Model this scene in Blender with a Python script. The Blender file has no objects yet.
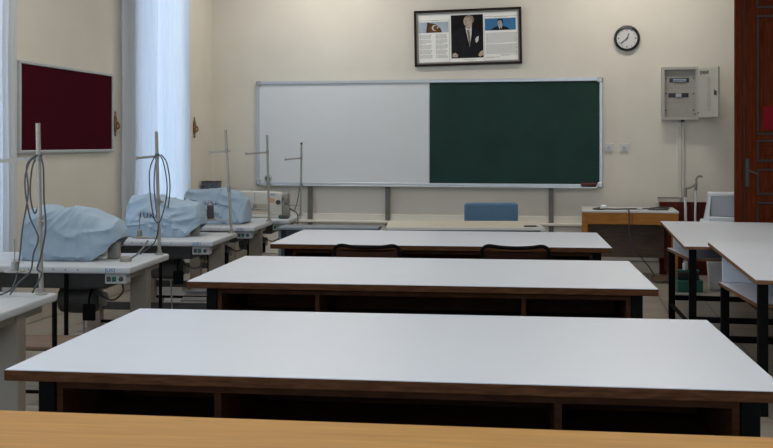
import bpy, bmesh, math, random
from mathutils import Vector, Matrix, noise
from mathutils.bvhtree import BVHTree
random.seed(7)
scene = bpy.context.scene
COL = scene.collection
PI = math.pi

# ------------------------------------------------------------------ materials
def mat(name, col, rough=0.5, metal=0.0, var=0.0, scale=20, bump=0.0, bscale=200, spec=0.5, stretch=None):
    m = bpy.data.materials.new(name); m.use_nodes = True
    nt = m.node_tree; b = nt.nodes['Principled BSDF']
    b.inputs['Base Color'].default_value = (*col, 1)
    b.inputs['Roughness'].default_value = rough
    b.inputs['Metallic'].default_value = metal
    b.inputs['Specular IOR Level'].default_value = spec
    tc = nt.nodes.new('ShaderNodeTexCoord')
    vec = tc.outputs['Object']
    if stretch:
        mp = nt.nodes.new('ShaderNodeMapping'); mp.inputs['Scale'].default_value = stretch
        nt.links.new(vec, mp.inputs['Vector']); vec = mp.outputs['Vector']
    if var > 0:
        n = nt.nodes.new('ShaderNodeTexNoise'); n.inputs['Scale'].default_value = scale
        n.inputs['Detail'].default_value = 5
        nt.links.new(vec, n.inputs['Vector'])
        r = nt.nodes.new('ShaderNodeValToRGB')
        r.color_ramp.elements[0].position = .3; r.color_ramp.elements[1].position = .7
        r.color_ramp.elements[0].color = (*[c * (1 - var) for c in col], 1)
        r.color_ramp.elements[1].color = (*[min(1, c * (1 + var)) for c in col], 1)
        nt.links.new(n.outputs['Fac'], r.inputs['Fac'])
        nt.links.new(r.outputs['Color'], b.inputs['Base Color'])
    if bump > 0:
        n2 = nt.nodes.new('ShaderNodeTexNoise'); n2.inputs['Scale'].default_value = bscale
        nt.links.new(vec, n2.inputs['Vector'])
        bp = nt.nodes.new('ShaderNodeBump'); bp.inputs['Strength'].default_value = bump
        bp.inputs['Distance'].default_value = .01
        nt.links.new(n2.outputs['Fac'], bp.inputs['Height'])
        nt.links.new(bp.outputs['Normal'], b.inputs['Normal'])
    return m

M = {}
M['wall'] = mat('plaster_wall', (.68, .64, .56), .85, var=.03, scale=2.5, bump=.12, bscale=60)
M['ceiling'] = mat('ceiling_paint', (.75, .73, .68), .9, var=.02, scale=3)
M['dado'] = mat('dado_paint', (.72, .68, .60), .6)
M['skirting'] = mat('skirting_stone', (.55, .50, .44), .5, var=.08, scale=8)
M['laminate'] = mat('white_laminate', (.655, .692, .76), .38, var=.012, scale=3)
M['laminate_grey'] = mat('grey_laminate', (.60, .60, .58), .4, var=.03, scale=4)
M['cream'] = mat('cream_laminate', (.60, .55, .45), .45, var=.03, scale=4)
M['edge'] = mat('worn_brown_edge', (.075, .031, .014), .65, var=.4, scale=14, spec=.06, stretch=(1, 6, 6))
M['edge_light'] = mat('orange_brown_edge', (.17, .085, .038), .6, spec=.2, var=.3, scale=10, stretch=(1, 6, 6))
M['cubby'] = mat('dark_brown_board', (.05, .020, .010), .75, spec=.05, var=.3, scale=12, stretch=(1, 5, 5))
M['black'] = mat('black_painted_steel', (.005, .005, .005), .6, spec=.05, var=.2, scale=30)
M['blackplastic'] = mat('black_plastic', (.018, .018, .02), .4)
M['rubber'] = mat('dark_grey_rubber', (.05, .05, .055), .6)
M['desk_wood'] = mat('honey_wood_top', (.45, .235, .07), .5, spec=.12, var=.13, scale=6, stretch=(.6, 9, 9))
M['orange_wood'] = mat('orange_wood', (.38, .16, .036), .5, spec=.12, var=.2, scale=7, stretch=(1, 8, 8))
M['door_wood'] = mat('reddish_brown_door_wood', (.088, .016, .004), .5, spec=.05, var=.35, scale=7, stretch=(9, 9, .8))
M['carve'] = mat('dark_carved_moulding', (.022, .008, .005), .5, var=.3, scale=40)
M['red_plaque'] = mat('red_plaque', (.17, .004, .010), .6, spec=.1)
M['redwood'] = mat('dark_red_brown_wood', (.075, .013, .008), .5, spec=.15, var=.4, scale=6, stretch=(12, 12, .7))
M['alu'] = mat('aluminium', (.52, .55, .58), .38, metal=.6, var=.05, scale=40)
M['alu_dark'] = mat('grey_metal_post', (.17, .165, .155), .6, metal=.1, spec=.2, var=.08, scale=20)
M['steel'] = mat('brushed_steel', (.45, .44, .42), .35, metal=.8, var=.1, scale=30)
M['stand'] = mat('grey_enamel_tube', (.33, .31, .27), .5, metal=.2, var=.1, scale=20)
M['whiteboard'] = mat('whiteboard_enamel', (.68, .70, .71), .33, var=.015, scale=1.5)
M['chalkboard'] = mat('green_chalkboard', (.010, .038, .030), .6, spec=.22, var=.18, scale=2.2)
M['felt'] = mat('maroon_felt', (.054, .005, .012), .95, spec=.03, var=.25, scale=90, bump=.2, bscale=400)
M['enamel'] = mat('machine_table_enamel', (.49, .515, .545), .4, var=.04, scale=5)
M['legbeige'] = mat('greyish_leg_paint', (.25, .22, .18), .5, var=.06, scale=6)
M['machine'] = mat('ivory_machine_paint', (.62, .61, .56), .35, var=.02, scale=10)
M['machine_grey'] = mat('grey_machine_cast', (.25, .24, .22), .45, var=.1, scale=20)
M['motor'] = mat('dark_motor_paint', (.045, .045, .043), .5, var=.2, scale=20)
M['boxgrey'] = mat('light_grey_switch_box', (.42, .43, .44), .45)
M['blue_ink'] = mat('blue_ink', (.03, .16, .42), .5)
M['dark_ink'] = mat('dark_blue_ink', (.012, .02, .05), .6)
M['grey_ink'] = mat('grey_print', (.42, .42, .40), .8)
M['orange_label'] = mat('orange_sticker', (.60, .38, .22), .6)
M['cover'] = mat('pale_blue_fabric', (.33, .43, .535), .9, var=.06, scale=8, bump=.25, bscale=900)
M['cable'] = mat('dark_cable', (.05, .055, .06), .5)
M['cable_grey'] = mat('grey_cable', (.16, .165, .17), .5)
M['blue_chair'] = mat('blue_fabric', (.10, .19, .30), .9, var=.12, scale=150, bump=.2, bscale=500)
M['ply'] = mat('brown_plywood', (.045, .018, .009), .5, spec=.2, var=.25, scale=6, stretch=(1, 8, 8))
M['seatwood'] = mat('brown_seat_wood', (.16, .10, .065), .55, var=.2, scale=6, stretch=(1, 8, 8))
M['white_plastic'] = mat('white_plastic', (.68, .71, .74), .35)
M['grey_plastic'] = mat('grey_plastic', (.40, .43, .47), .4)
M['socket'] = mat('socket_plastic', (.62, .61, .57), .4)
M['panel_grey'] = mat('panel_enamel', (.40, .385, .34), .45, var=.03, scale=10)
M['panel_in'] = mat('panel_inner_enamel', (.34, .325, .285), .5, var=.04, scale=10)
M['conduit'] = mat('white_conduit', (.60, .57, .50), .5)
M['clockblack'] = mat('clock_rim', (.012, .015, .022), .3)
M['clockface'] = mat('clock_face', (.58, .58, .57), .5)
M['paper'] = mat('poster_paper', (.88, .87, .83), .6, var=.02, scale=5)
M['photo_dark'] = mat('dark_photo_ground', (.010, .009, .010), .6, spec=.1, var=.2, scale=6)
M['suit'] = mat('printed_black_suit', (.016, .016, .020), .6, spec=.1, var=.15, scale=12)
M['skin'] = mat('printed_skin', (.46, .36, .27), .5, var=.15, scale=20)
M['skin_grey'] = mat('printed_grey_skin', (.36, .36, .37), .5, var=.2, scale=30)
M['hair'] = mat('printed_hair', (.22, .18, .12), .5)
M['shirt'] = mat('printed_white_shirt', (.60, .60, .58), .5)
M['tie'] = mat('printed_tie', (.17, .13, .09), .5)
M['sky_print'] = mat('printed_pale_sky', (.40, .48, .56), .5, var=.15, scale=9)
M['blue_print'] = mat('printed_blue', (.045, .17, .36), .6, spec=.2)
M['flag'] = mat('printed_flag', (.13, .055, .02), .6, spec=.1, var=.3, scale=14)
M['frame'] = mat('dark_frame', (.022, .016, .012), .4, spec=.12, var=.2, scale=20)
M['gilt'] = mat('grey_gilt_fillet', (.25, .235, .20), .4, metal=.2)
M['brass'] = mat('aged_brass', (.24, .115, .045), .4, metal=.5, var=.35, scale=60)
M['green'] = mat('green_plastic', (.015, .11, .085), .45, var=.15, scale=12)
M['duster'] = mat('dark_red_duster', (.10, .018, .014), .7)
M['bluegrey'] = mat('blue_grey_laminate', (.16, .19, .22), .5, var=.06, scale=6)
M['bucket'] = mat('blue_grey_basket', (.085, .10, .13), .6, var=.5, scale=60)

# tiled floor
def floor_mat():
    m = bpy.data.materials.new('beige_floor_tiles'); m.use_nodes = True
    nt = m.node_tree; b = nt.nodes['Principled BSDF']
    tc = nt.nodes.new('ShaderNodeTexCoord')
    br = nt.nodes.new('ShaderNodeTexBrick'); br.offset = 0; br.squash = 1
    br.inputs['Scale'].default_value = 1
    br.inputs['Brick Width'].default_value = .40; br.inputs['Row Height'].default_value = .40
    br.inputs['Mortar Size'].default_value = .006
    br.inputs['Color1'].default_value = (.40, .355, .30, 1); br.inputs['Color2'].default_value = (.36, .32, .27, 1)
    br.inputs['Mortar'].default_value = (.17, .14, .115, 1)
    nt.links.new(tc.outputs['Object'], br.inputs['Vector'])
    n = nt.nodes.new('ShaderNodeTexNoise'); n.inputs['Scale'].default_value = 9; n.inputs['Detail'].default_value = 6
    nt.links.new(tc.outputs['Object'], n.inputs['Vector'])
    mx = nt.nodes.new('ShaderNodeMix'); mx.data_type = 'RGBA'; mx.blend_type = 'MULTIPLY'; mx.inputs['Factor'].default_value = .35
    nt.links.new(br.outputs['Color'], mx.inputs['A']); nt.links.new(n.outputs['Color'], mx.inputs['B'])
    nt.links.new(mx.outputs['Result'], b.inputs['Base Color'])
    b.inputs['Roughness'].default_value = .38
    return m
M['floor'] = floor_mat()

def curtain_mat():
    m = bpy.data.materials.new('sheer_white_curtain'); m.use_nodes = True
    nt = m.node_tree
    for n in list(nt.nodes): nt.nodes.remove(n)
    out = nt.nodes.new('ShaderNodeOutputMaterial')
    tr = nt.nodes.new('ShaderNodeBsdfTransparent'); tr.inputs['Color'].default_value = (.92, .96, 1, 1)
    tl = nt.nodes.new('ShaderNodeBsdfTranslucent'); tl.inputs['Color'].default_value = (.42, .49, .58, 1)
    df = nt.nodes.new('ShaderNodeBsdfDiffuse'); df.inputs['Color'].default_value = (.88, .89, .90, 1)
    m1 = nt.nodes.new('ShaderNodeMixShader'); m1.inputs['Fac'].default_value = .55
    nt.links.new(tl.outputs[0], m1.inputs[1]); nt.links.new(df.outputs[0], m1.inputs[2])
    m2 = nt.nodes.new('ShaderNodeMixShader'); m2.inputs['Fac'].default_value = .52
    # fabric weave: finer and denser threads along the folds
    tc = nt.nodes.new('ShaderNodeTexCoord'); w = nt.nodes.new('ShaderNodeTexNoise')
    mp = nt.nodes.new('ShaderNodeMapping'); mp.inputs['Scale'].default_value = (14, 14, .25)
    nt.links.new(tc.outputs['Object'], mp.inputs['Vector']); nt.links.new(mp.outputs['Vector'], w.inputs['Vector'])
    mr = nt.nodes.new('ShaderNodeMapRange'); mr.inputs['To Min'].default_value = .72; mr.inputs['To Max'].default_value = .90
    nt.links.new(w.outputs['Fac'], mr.inputs['Value']); nt.links.new(mr.outputs['Result'], m2.inputs['Fac'])
    nt.links.new(tr.outputs[0], m2.inputs[1]); nt.links.new(m1.outputs[0], m2.inputs[2])
    nt.links.new(m2.outputs[0], out.inputs['Surface'])
    return m
M['curtain'] = curtain_mat()
def glass_mat():
    m = bpy.data.materials.new('window_glass'); m.use_nodes = True
    nt = m.node_tree
    for n in list(nt.nodes): nt.nodes.remove(n)
    out = nt.nodes.new('ShaderNodeOutputMaterial')
    tr = nt.nodes.new('ShaderNodeBsdfTransparent'); gl = nt.nodes.new('ShaderNodeBsdfGlossy'); gl.inputs['Roughness'].default_value = .02
    mx = nt.nodes.new('ShaderNodeMixShader'); fr = nt.nodes.new('ShaderNodeFresnel'); fr.inputs['IOR'].default_value = 1.25
    nt.links.new(fr.outputs[0], mx.inputs[0]); nt.links.new(tr.outputs[0], mx.inputs[1]); nt.links.new(gl.outputs[0], mx.inputs[2])
    nt.links.new(mx.outputs[0], out.inputs['Surface'])
    return m
M['glass'] = glass_mat()

# ------------------------------------------------------------------ mesh helpers
def box(bm, x0, x1, y0, y1, z0, z1, bev=0.0, seg=1, mx=None):
    r = bmesh.ops.create_cube(bm, size=1)
    vs = r['verts']
    for v in vs:
        v.co = Vector(((x0 + x1) / 2 + v.co.x * (x1 - x0), (y0 + y1) / 2 + v.co.y * (y1 - y0), (z0 + z1) / 2 + v.co.z * (z1 - z0)))
    if bev > 0:
        es = list({e for v in vs for e in v.link_edges})
        r2 = bmesh.ops.bevel(bm, geom=es, offset=bev, segments=seg, affect='EDGES', profile=.5)
        vs = list({v for f in r2['faces'] for v in f.verts} | {v for v in vs if v.is_valid})
    if mx is not None:
        for v in vs: v.co = mx @ v.co
    return vs

def frame_of(d):
    d = d.normalized()
    up = Vector((0, 0, 1)) if abs(d.z) < .95 else Vector((1, 0, 0))
    a = d.cross(up).normalized(); b = a.cross(d).normalized()
    return a, b

def tube(bm, pts, r, n=10, closed=False):
    pts = [Vector(p) for p in pts]
    rings = []
    L = len(pts)
    a = None
    for i, p in enumerate(pts):
        if closed: d = pts[(i + 1) % L] - pts[i - 1]
        else: d = pts[min(i + 1, L - 1)] - pts[max(i - 1, 0)]
        d.normalize()
        if a is None: a, b = frame_of(d)
        else:
            a = (a - d * a.dot(d)).normalized(); b = a.cross(d).normalized()
        rr = r[i] if isinstance(r, (list, tuple)) else r
        rings.append([bm.verts.new(p + a * math.cos(2 * PI * k / n) * rr + b * math.sin(2 * PI * k / n) * rr) for k in range(n)])
    for i in range(L if closed else L - 1):
        A, B = rings[i], rings[(i + 1) % L]
        for k in range(n):
            bm.faces.new((A[k], A[(k + 1) % n], B[(k + 1) % n], B[k]))
    if not closed:
        bm.faces.new(rings[0][::-1]); bm.faces.new(rings[-1])
    return rings

def smooth_path(pts, sub=6):
    P = [Vector(p) for p in pts]; out = []
    for i in range(len(P) - 1):
        p0 = P[max(i - 1, 0)]; p1 = P[i]; p2 = P[i + 1]; p3 = P[min(i + 2, len(P) - 1)]
        for k in range(sub):
            t = k / sub
            out.append(.5 * ((2 * p1) + (p2 - p0) * t + (2 * p0 - 5 * p1 + 4 * p2 - p3) * t * t + (3 * p1 - p0 - 3 * p2 + p3) * t ** 3))
    out.append(P[-1]); return out

def cyl(bm, p0, p1, r, n=16, r2=None):
    tube(bm, [p0, p1], [r, r if r2 is None else r2], n)

def lathe(bm, prof, centre=(0, 0, 0), axis='z', n=28):
    c = Vector(centre); rings = []
    for (r, h) in prof:
        ring = []
        for k in range(n):
            a = 2 * PI * k / n; x, y = r * math.cos(a), r * math.sin(a)
            v = {'z': (x, y, h), 'x': (h, x, y), 'y': (x, h, y)}[axis]
            ring.append(bm.verts.new(c + Vector(v)))
        rings.append(ring)
    for i in range(len(rings) - 1):
        for k in range(n):
            bm.faces.new((rings[i][k], rings[i][(k + 1) % n], rings[i + 1][(k + 1) % n], rings[i + 1][k]))
    bm.faces.new(rings[0][::-1]); bm.faces.new(rings[-1])

def prism(bm, poly, y0, y1):
    """poly in the (x, z) plane, pushed from y0 to y1"""
    A = [bm.verts.new((x, y0, z)) for x, z in poly]; B = [bm.verts.new((x, y1, z)) for x, z in poly]
    n = len(poly)
    bm.faces.new(A); bm.faces.new(B[::-1])
    for i in range(n):
        bm.faces.new((A[i], B[i], B[(i + 1) % n], A[(i + 1) % n]))

def obj(name, bm, m, parent=None, smooth=False, loc=None, rz=None):
    bmesh.ops.recalc_face_normals(bm, faces=bm.faces[:])
    me = bpy.data.meshes.new(name); bm.to_mesh(me); bm.free()
    me.materials.append(m)
    if smooth:
        for p in me.polygons: p.use_smooth = True
        me.set_sharp_from_angle(angle=math.radians(38))
    o = bpy.data.objects.new(name, me); COL.objects.link(o)
    if parent: o.parent = parent
    if loc: o.location = loc
    if rz is not None: o.rotation_euler = (0, 0, rz)
    return o

def B(): return bmesh.new()

def part(name, m, parent, fn, smooth=False):
    bm = B(); fn(bm); return obj(name, bm, m, parent, smooth)

def bpart(name, m, parent, *a, bev=.002):
    bm = B(); box(bm, *a, bev=bev); return obj(name, bm, m, parent)

def thing(name, label, cat, loc=(0, 0, 0), rz=0, group=None):
    o = bpy.data.objects.new(name, None); COL.objects.link(o)
    o.empty_display_size = .1
    o.location = loc; o.rotation_euler = (0, 0, rz)
    return tag(o, label, cat, group)

def tag(o, label, cat, group=None):
    o['label'] = label; o['category'] = cat
    if group: o['group'] = group
    return o

def struct(o):
    o['kind'] = 'structure'; return o

def dup(root, loc, rz, label=None, group=None):
    r = root.copy(); COL.objects.link(r); r.location = loc; r.rotation_euler = (0, 0, rz)
    if label: r['label'] = label
    if group: r['group'] = group
    def rec(src, dst):
        for ch in src.children:
            c = ch.copy(); COL.objects.link(c); c.parent = dst
            rec(ch, c)
    rec(root, r)
    return r

def text_bm(s, size, depth=.0006, spread=1.0):
    cu = bpy.data.curves.new('lettering_curve', 'FONT'); cu.body = s; cu.size = size; cu.extrude = depth; cu.space_character = spread
    cu.align_x = 'CENTER'; cu.align_y = 'CENTER'; cu.resolution_u = 2
    o = bpy.data.objects.new('lettering_curve', cu); COL.objects.link(o)
    bpy.context.view_layer.update()
    me = bpy.data.meshes.new_from_object(o.evaluated_get(bpy.context.evaluated_depsgraph_get()))
    bm = B(); bm.from_mesh(me)
    bpy.data.objects.remove(o); bpy.data.curves.remove(cu); bpy.data.meshes.remove(me)
    return bm
R_FRONT = Matrix.Rotation(PI / 2, 4, 'X')       # text standing up, read from -Y

# ------------------------------------------------------------------ the room
XL, XR, YB, YR, ZC = -4.43, 2.65, 11.8, -3.6, 4.1
REV = .34
floor = B(); box(floor, XL - .5, XR + .2, YR - .2, YB + .2, -.1, 0); struct(obj('floor', floor, M['floor']))
b = B(); box(b, XL - .5, XR + .2, YR - .2, YB + .2, ZC, ZC + .1); struct(obj('ceiling', b, M['ceiling']))
b = B(); box(b, XL - .45, XR + .2, YB, YB + .2, 0, ZC); struct(obj('wall_back', b, M['wall']))
# left wall with window openings
WIN = [(-1.96, -.02), (1.76, 3.70), (5.46, 7.14), (9.50, 10.90)]
SILL, HEAD = .48, 3.75
b = B()
ys = [YR] + [v for w in WIN for v in w] + [YB]
for i in range(0, len(ys), 2): box(b, XL - REV, XL, ys[i], ys[i + 1], 0, ZC)
for (a, c) in WIN:
    box(b, XL - REV, XL, a, c, 0, SILL); box(b, XL - REV, XL, a, c, HEAD, ZC)
bmesh.ops.remove_doubles(b, verts=b.verts[:], dist=1e-5)
struct(obj('wall_left', b, M['wall']))
# right wall with a doorway
DY0, DY1, DH = 10.17, 11.27, 3.35
b = B(); box(b, XR, XR + .2, YR, DY0, 0, ZC); box(b, XR, XR + .2, DY1, YB, 0, ZC); box(b, XR, XR + .2, DY0, DY1, DH, ZC)
box(b, XR + .19, XR + .24, DY0, DY1, 0, DH)
struct(obj('wall_right', b, M['wall']))
# rear wall (behind the camera) with one wide window
b = B(); box(b, XL - .45, -2.6, YR - .2, YR, 0, ZC); box(b, 1.6, XR + .2, YR - .2, YR, 0, ZC)
box(b, -2.6, 1.6, YR - .2, YR, 0, 1.0); box(b, -2.6, 1.6, YR - .2, YR, 3.4, ZC)
struct(obj('wall_rear', b, M['wall']))
b = B(); box(b, XL, XR, YB - .018, YB, 0, .13, bev=.004); struct(obj('baseboard_back', b, M['skirting']))
b = B(); box(b, XL, XL + .018, YR, YB - .018, 0, .13, bev=.004); struct(obj('baseboard_left', b, M['skirting']))
# raised lower wall band with a ledge under the board
b = B(); box(b, XL, .93, YB - .022, YB, .135, .63, bev=.003)
struct(obj('trim_1', b, M['dado']))
b = B(); box(b, -3.34, .60, YB - .085, YB - .022, .525, .555, bev=.006); struct(obj('trim_2', b, M['dado']))

# windows and curtains
def window(n, a, c):
    b = B(); x0, x1 = XL - REV + .02, XL - REV + .10
    box(b, x0, x1, a, a + .07, SILL, HEAD, bev=.004); box(b, x0, x1, c - .07, c, SILL, HEAD, bev=.004)
    box(b, x0, x1, a + .07, c - .07, SILL, SILL + .08, bev=.004); box(b, x0, x1, a + .07, c - .07, HEAD - .08, HEAD, bev=.004)
    w = struct(obj('window_%d' % n, b, M['white_plastic']))
    bpart('window_pane', M['glass'], w, x0 + .035, x0 + .041, a + .07, c - .07, SILL + .08, HEAD - .08, bev=0)
    bpart('window_sill', M['dado'], w, XL - REV + .1, XL + .03, a, c, SILL, SILL + .03)
    return w
for i, (a, c) in enumerate(WIN): window(i + 1, a, c)
b = B(); box(b, -2.6, -2.5, YR - .12, YR - .05, 1, 3.4); box(b, 1.5, 1.6, YR - .12, YR - .05, 1, 3.4)
box(b, -2.5, 1.5, YR - .12, YR - .05, 1, 1.1); box(b, -2.5, 1.5, YR - .12, YR - .05, 3.3, 3.4)
w5 = struct(obj('window_5', b, M['white_plastic']))
bpart('window_pane', M['glass'], w5, -2.5, 1.5, YR - .09, YR - .084, 1.1, 3.3, bev=0)

def curtain(a, c, x, label, seed, gather):
    """gather: list of (y0, y1, folds, depth) stretches along the wall"""
    b = B(); rnd = random.Random(seed)
    cols = []
    for (y0, y1, folds, dep) in gather:
        n = max(6, int(folds * 10))
        for k in range(n):
            t = k / n; y = y0 + (y1 - y0) * t
            cols.append((y, dep * math.sin(2 * PI * folds * t + rnd.random() * .35)))
    cols.append((gather[-1][1], 0))
    zs = [.10, .5, 1.0, 1.6, 2.2, 2.8, 3.4, 3.88]
    grid = [[b.verts.new((x + dx * (.75 + .25 * z / 3.8) + .006 * math.sin(3 * z + y * 5), y + .006 * math.sin(2 * z + 9 * y), z)) for z in zs] for (y, dx) in cols]
    for i in range(len(grid) - 1):
        for j in range(len(zs) - 1):
            b.faces.new((grid[i][j], grid[i + 1][j], grid[i + 1][j + 1], grid[i][j + 1]))
    o = obj('curtain', b, M['curtain'], smooth=True)
    tag(o, label, 'curtain')
    bpart('curtain_rail', M['alu'], o, x - .015, x + .015, a - .05, c + .05, 3.88, 3.91)
    return o
curtain(9.20, 10.96, XL + .05, 'sheer white curtain over the window to the right of the maroon pinboard', 3,
        [(9.19, 9.55, 6, .030), (9.55, 10.75, 8, .010), (10.75, 10.965, 3, .02)])
curtain(5.40, 7.30, XL + .05, 'sheer white curtain at the left picture edge beside the maroon pinboard', 5,
        [(5.40, 5.9, 5, .03), (5.9, 6.95, 7, .012), (6.95, 7.305, 4, .025)])

# ------------------------------------------------------------------ curtain hooks
def hook_proto():
    t = thing('curtain_hook', 'ornate brass curtain hook between the pinboard and the far window', 'hook', (XL, 9.115, 1.67))
    part('back_plate', M['brass'], t, lambda bm: lathe(bm, [(.004, -.12), (.010, -.105), (.006, -.085), (.018, -.05), (.022, -.02), (.015, .01), (.02, .04), (.014, .07), (.007, .095), (.010, .11), (.003, .13)], (.014, 0, 0), n=14), True)
    part('hook_arm', M['brass'], t, lambda bm: tube(bm, smooth_path([(.02, 0, -.03), (.04, 0, -.045), (.055, 0, -.025), (.052, .0, .0), (.04, 0, .01)]), [.009] * 25, 8), True)
    part('hook_knob', M['brass'], t, lambda bm: bmesh.ops.create_uvsphere(bm, u_segments=12, v_segments=8, radius=.014, matrix=Matrix.Translation((.04, 0, .012))), True)
    return t
hk = hook_proto()
dup(hk, (XL, 11.19, 1.665), 0, 'ornate brass curtain hook on the wall between far window and room corner')

# ------------------------------------------------------------------ maroon pinboard
t = thing('pinboard', 'maroon felt pinboard in an aluminium frame on the left wall', 'pinboard', (XL, 8.21, 1.40))
W2 = .835
bpart('felt_panel', M['felt'], t, .004, .022, -W2 + .02, W2 - .02, .02, .735)
def _fr(bm):
    box(bm, 0, .034, -W2, W2, 0, .026, bev=.004); box(bm, 0, .034, -W2, W2, .729, .755, bev=.004)
    box(bm, 0, .034, -W2, -W2 + .026, .026, .729, bev=.004); box(bm, 0, .034, W2 - .026, W2, .026, .729, bev=.004)
part('frame', M['alu'], t, _fr)

# ------------------------------------------------------------------ white / green board
t = thing('writing_board', 'wide wall board with white left half and green chalkboard right half', 'board', (-1.765, YB, 0))
HW = 2.077
x0, x1 = -HW, HW; ZB, ZT = .975, 2.24; SP = .06
bpart('whiteboard_panel', M['whiteboard'], t, x0 + .03, SP - .004, -.028, -.012, ZB + .03, ZT - .03)
t_w = t.children[-1]; t_w['label'] = 'white glossy panel'
o = bpart('chalkboard_panel', M['chalkboard'], t, SP + .004, x1 - .03, -.028, -.012, ZB + .03, ZT - .03)
o['label'] = 'dark green chalkboard panel'
def _fr(bm):
    for (a, c, e, f) in ((x0, x1, ZT - .04, ZT), (x0, x1, ZB, ZB + .035)):
        box(bm, a + .03, c - .03, -.045, -.006, e, f, bev=.005)
    box(bm, x0, x0 + .035, -.045, -.006, ZB + .03, ZT - .03, bev=.005); box(bm, x1 - .035, x1, -.045, -.006, ZB + .03, ZT - .03, bev=.005)
    box(bm, SP - .006, SP + .006, -.032, -.014, ZB + .03, ZT - .03)
part('frame', M['alu'], t, _fr)
for (cx, cz) in ((x0, ZB), (x0, ZT), (x1, ZB), (x1, ZT)):
    sx = 1 if cx < 0 else -1; sz = 1 if cz < 1.5 else -1
    a, c = sorted((cx - sx * .006, cx + sx * .06)); e, f = sorted((cz - sz * .006, cz + sz * .06))
    bpart('corner_cap', M['steel'], t, a, c, -.052, -.004, e, f, bev=.012)
bpart('chalk_tray', M['alu'], t, x0 + .06, x1 - .06, -.105, -.012, ZB - .012, ZB + .002, bev=.004)
bpart('backing_panel', M['alu_dark'], t, x0 + .04, x1 - .04, -.012, 0, ZB + .04, ZT - .04, bev=0)
# the four wall posts under the board: separate things
posts = [(-3.16, 'grey metal post under the left end of the white board, behind the sewing machines'),
         (-2.20, 'grey metal post under the middle of the white half of the board'),
         (-.27, 'grey metal post under the green half, between blue chair and wooden desk')]
pp = None
for px, lb in posts:
    if pp is None:
        pp = thing('board_post', lb, 'post', (px, YB - .022, 0), group='posts under the board')
        bpart('channel', M['alu_dark'], pp, -.03, .026, -.028, 0, .56, ZB - .014, bev=.003)
        bpart('foot_channel', M['alu_dark'], pp, -.03, .026, -.028, 0, 0, .524, bev=.003)
    else: dup(pp, (px, YB - .022, 0), 0, lb)
t = thing('board_eraser', 'small dark red board eraser on the tray below the green chalkboard', 'eraser', (.155, YB - .065, ZB + .002))
bpart('felt_base', M['rubber'], t, -.085, .085, -.03, .03, 0, .018, bev=.004)
bpart('handle', M['duster'], t, -.09, .09, -.032, .032, .018, .05, bev=.01)
t = thing('knob', 'round dark metal knob at the lower left corner of the whiteboard', 'knob', (-3.69, YB - .028, 1.055))
part('disc', M['steel'], t, lambda bm: lathe(bm, [(.03, 0), (.045, -.01), (.045, -.03), (.03, -.035)], axis='y', n=20), True)
part('cap', M['rubber'], t, lambda bm: lathe(bm, [(.028, -.0351), (.026, -.05), (.012, -.055)], axis='y', n=20), True)

# ------------------------------------------------------------------ framed poster
t = thing('framed_poster', 'framed three-part poster with portraits and a flag above the board', 'poster', (-1.247, YB, 2.735))
t.rotation_euler = (math.radians(0.0), math.radians(-1.0), 0)
PW, PH = .635, .332
def ring(bm, w, h, th, y0, y1, bev=.004):
    box(bm, -w, w, y0, y1, h - th, h, bev=bev); box(bm, -w, w, y0, y1, -h, -h + th, bev=bev)
    box(bm, -w, -w + th, y0, y1, -h + th, h - th, bev=bev); box(bm, w - th, w, y0, y1, -h + th, h - th, bev=bev)
part('frame', M['frame'], t, lambda bm: ring(bm, PW, PH, .026, -.04, 0))
part('inner_fillet', M['gilt'], t, lambda bm: ring(bm, PW - .026, PH - .026, .018, -.03, -.004))
pap = bpart('poster_sheet', M['paper'], t, -PW + .03, PW - .03, -.012, -.004, -PH + .03, PH - .03, bev=0)
def tx(x):
    if x < -.23: return (x + .565) * 1.11 - .58
    if x < .155: return (x + .035) * 1.055 - .005
    return (x - .175) * 1.04 + .208
def flat(name, m, x0, x1, z0, z1, y=-.0135, par=None):
    x0, x1 = tx(x0), tx(x1)
    return bpart(name, m, par or pap, x0, x1, y, -.0121, z0, z1, bev=0)
def poly(name, m, pts, y=-.015, smooth_n=0):
    bm = B(); prism(bm, [(tx(x), z) for x, z in pts], y, -.0121); return obj(name, bm, m, pap)
def ell(cx, cz, rx, rz, n=20, rot=0):
    return [(cx + rx * math.cos(2 * PI * k / n) * math.cos(rot) - rz * math.sin(2 * PI * k / n) * math.sin(rot),
             cz + rx * math.cos(2 * PI * k / n) * math.sin(rot) + rz * math.sin(2 * PI * k / n) * math.cos(rot)) for k in range(n)]
# thin column borders
for (a, c, e, f) in ((-.575, -.235, -.285, .215), (.165, .56, -.285, .235)):
    part('column_border', M['grey_ink'], pap, lambda bm: [box(bm, tx(q[0]), tx(q[1]), -.0132, -.0121, q[2], q[3]) for q in ((a, c, e, e + .004), (a, c, f - .004, f), (a, a + .004, e, f), (c - .004, c, e, f))])
flat('sky_picture', M['sky_print'], -.565, -.245, .068, .195)
poly('flag_picture', M['flag'], [(-.475, .07), (-.465, .19), (-.385, .17), (-.33, .115), (-.315, .07)])
poly('flag_pole', M['photo_dark'], [(-.485, .07), (-.475, .07), (-.462, .195), (-.472, .195)], -.0155)
cres = [(-.395 + .030 * math.cos(a), .125 + .034 * math.sin(a)) for a in [math.radians(40 + 280 * k / 18) for k in range(19)]]
cres += [(-.386 + .023 * math.cos(a), .123 + .026 * math.sin(a)) for a in [math.radians(315 - 265 * k / 18) for k in range(19)]]
poly('crescent', M['shirt'], cres, -.0165)
poly('star', M['shirt'], ell(-.362, .127, .009, .010, 8), -.0165)
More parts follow.
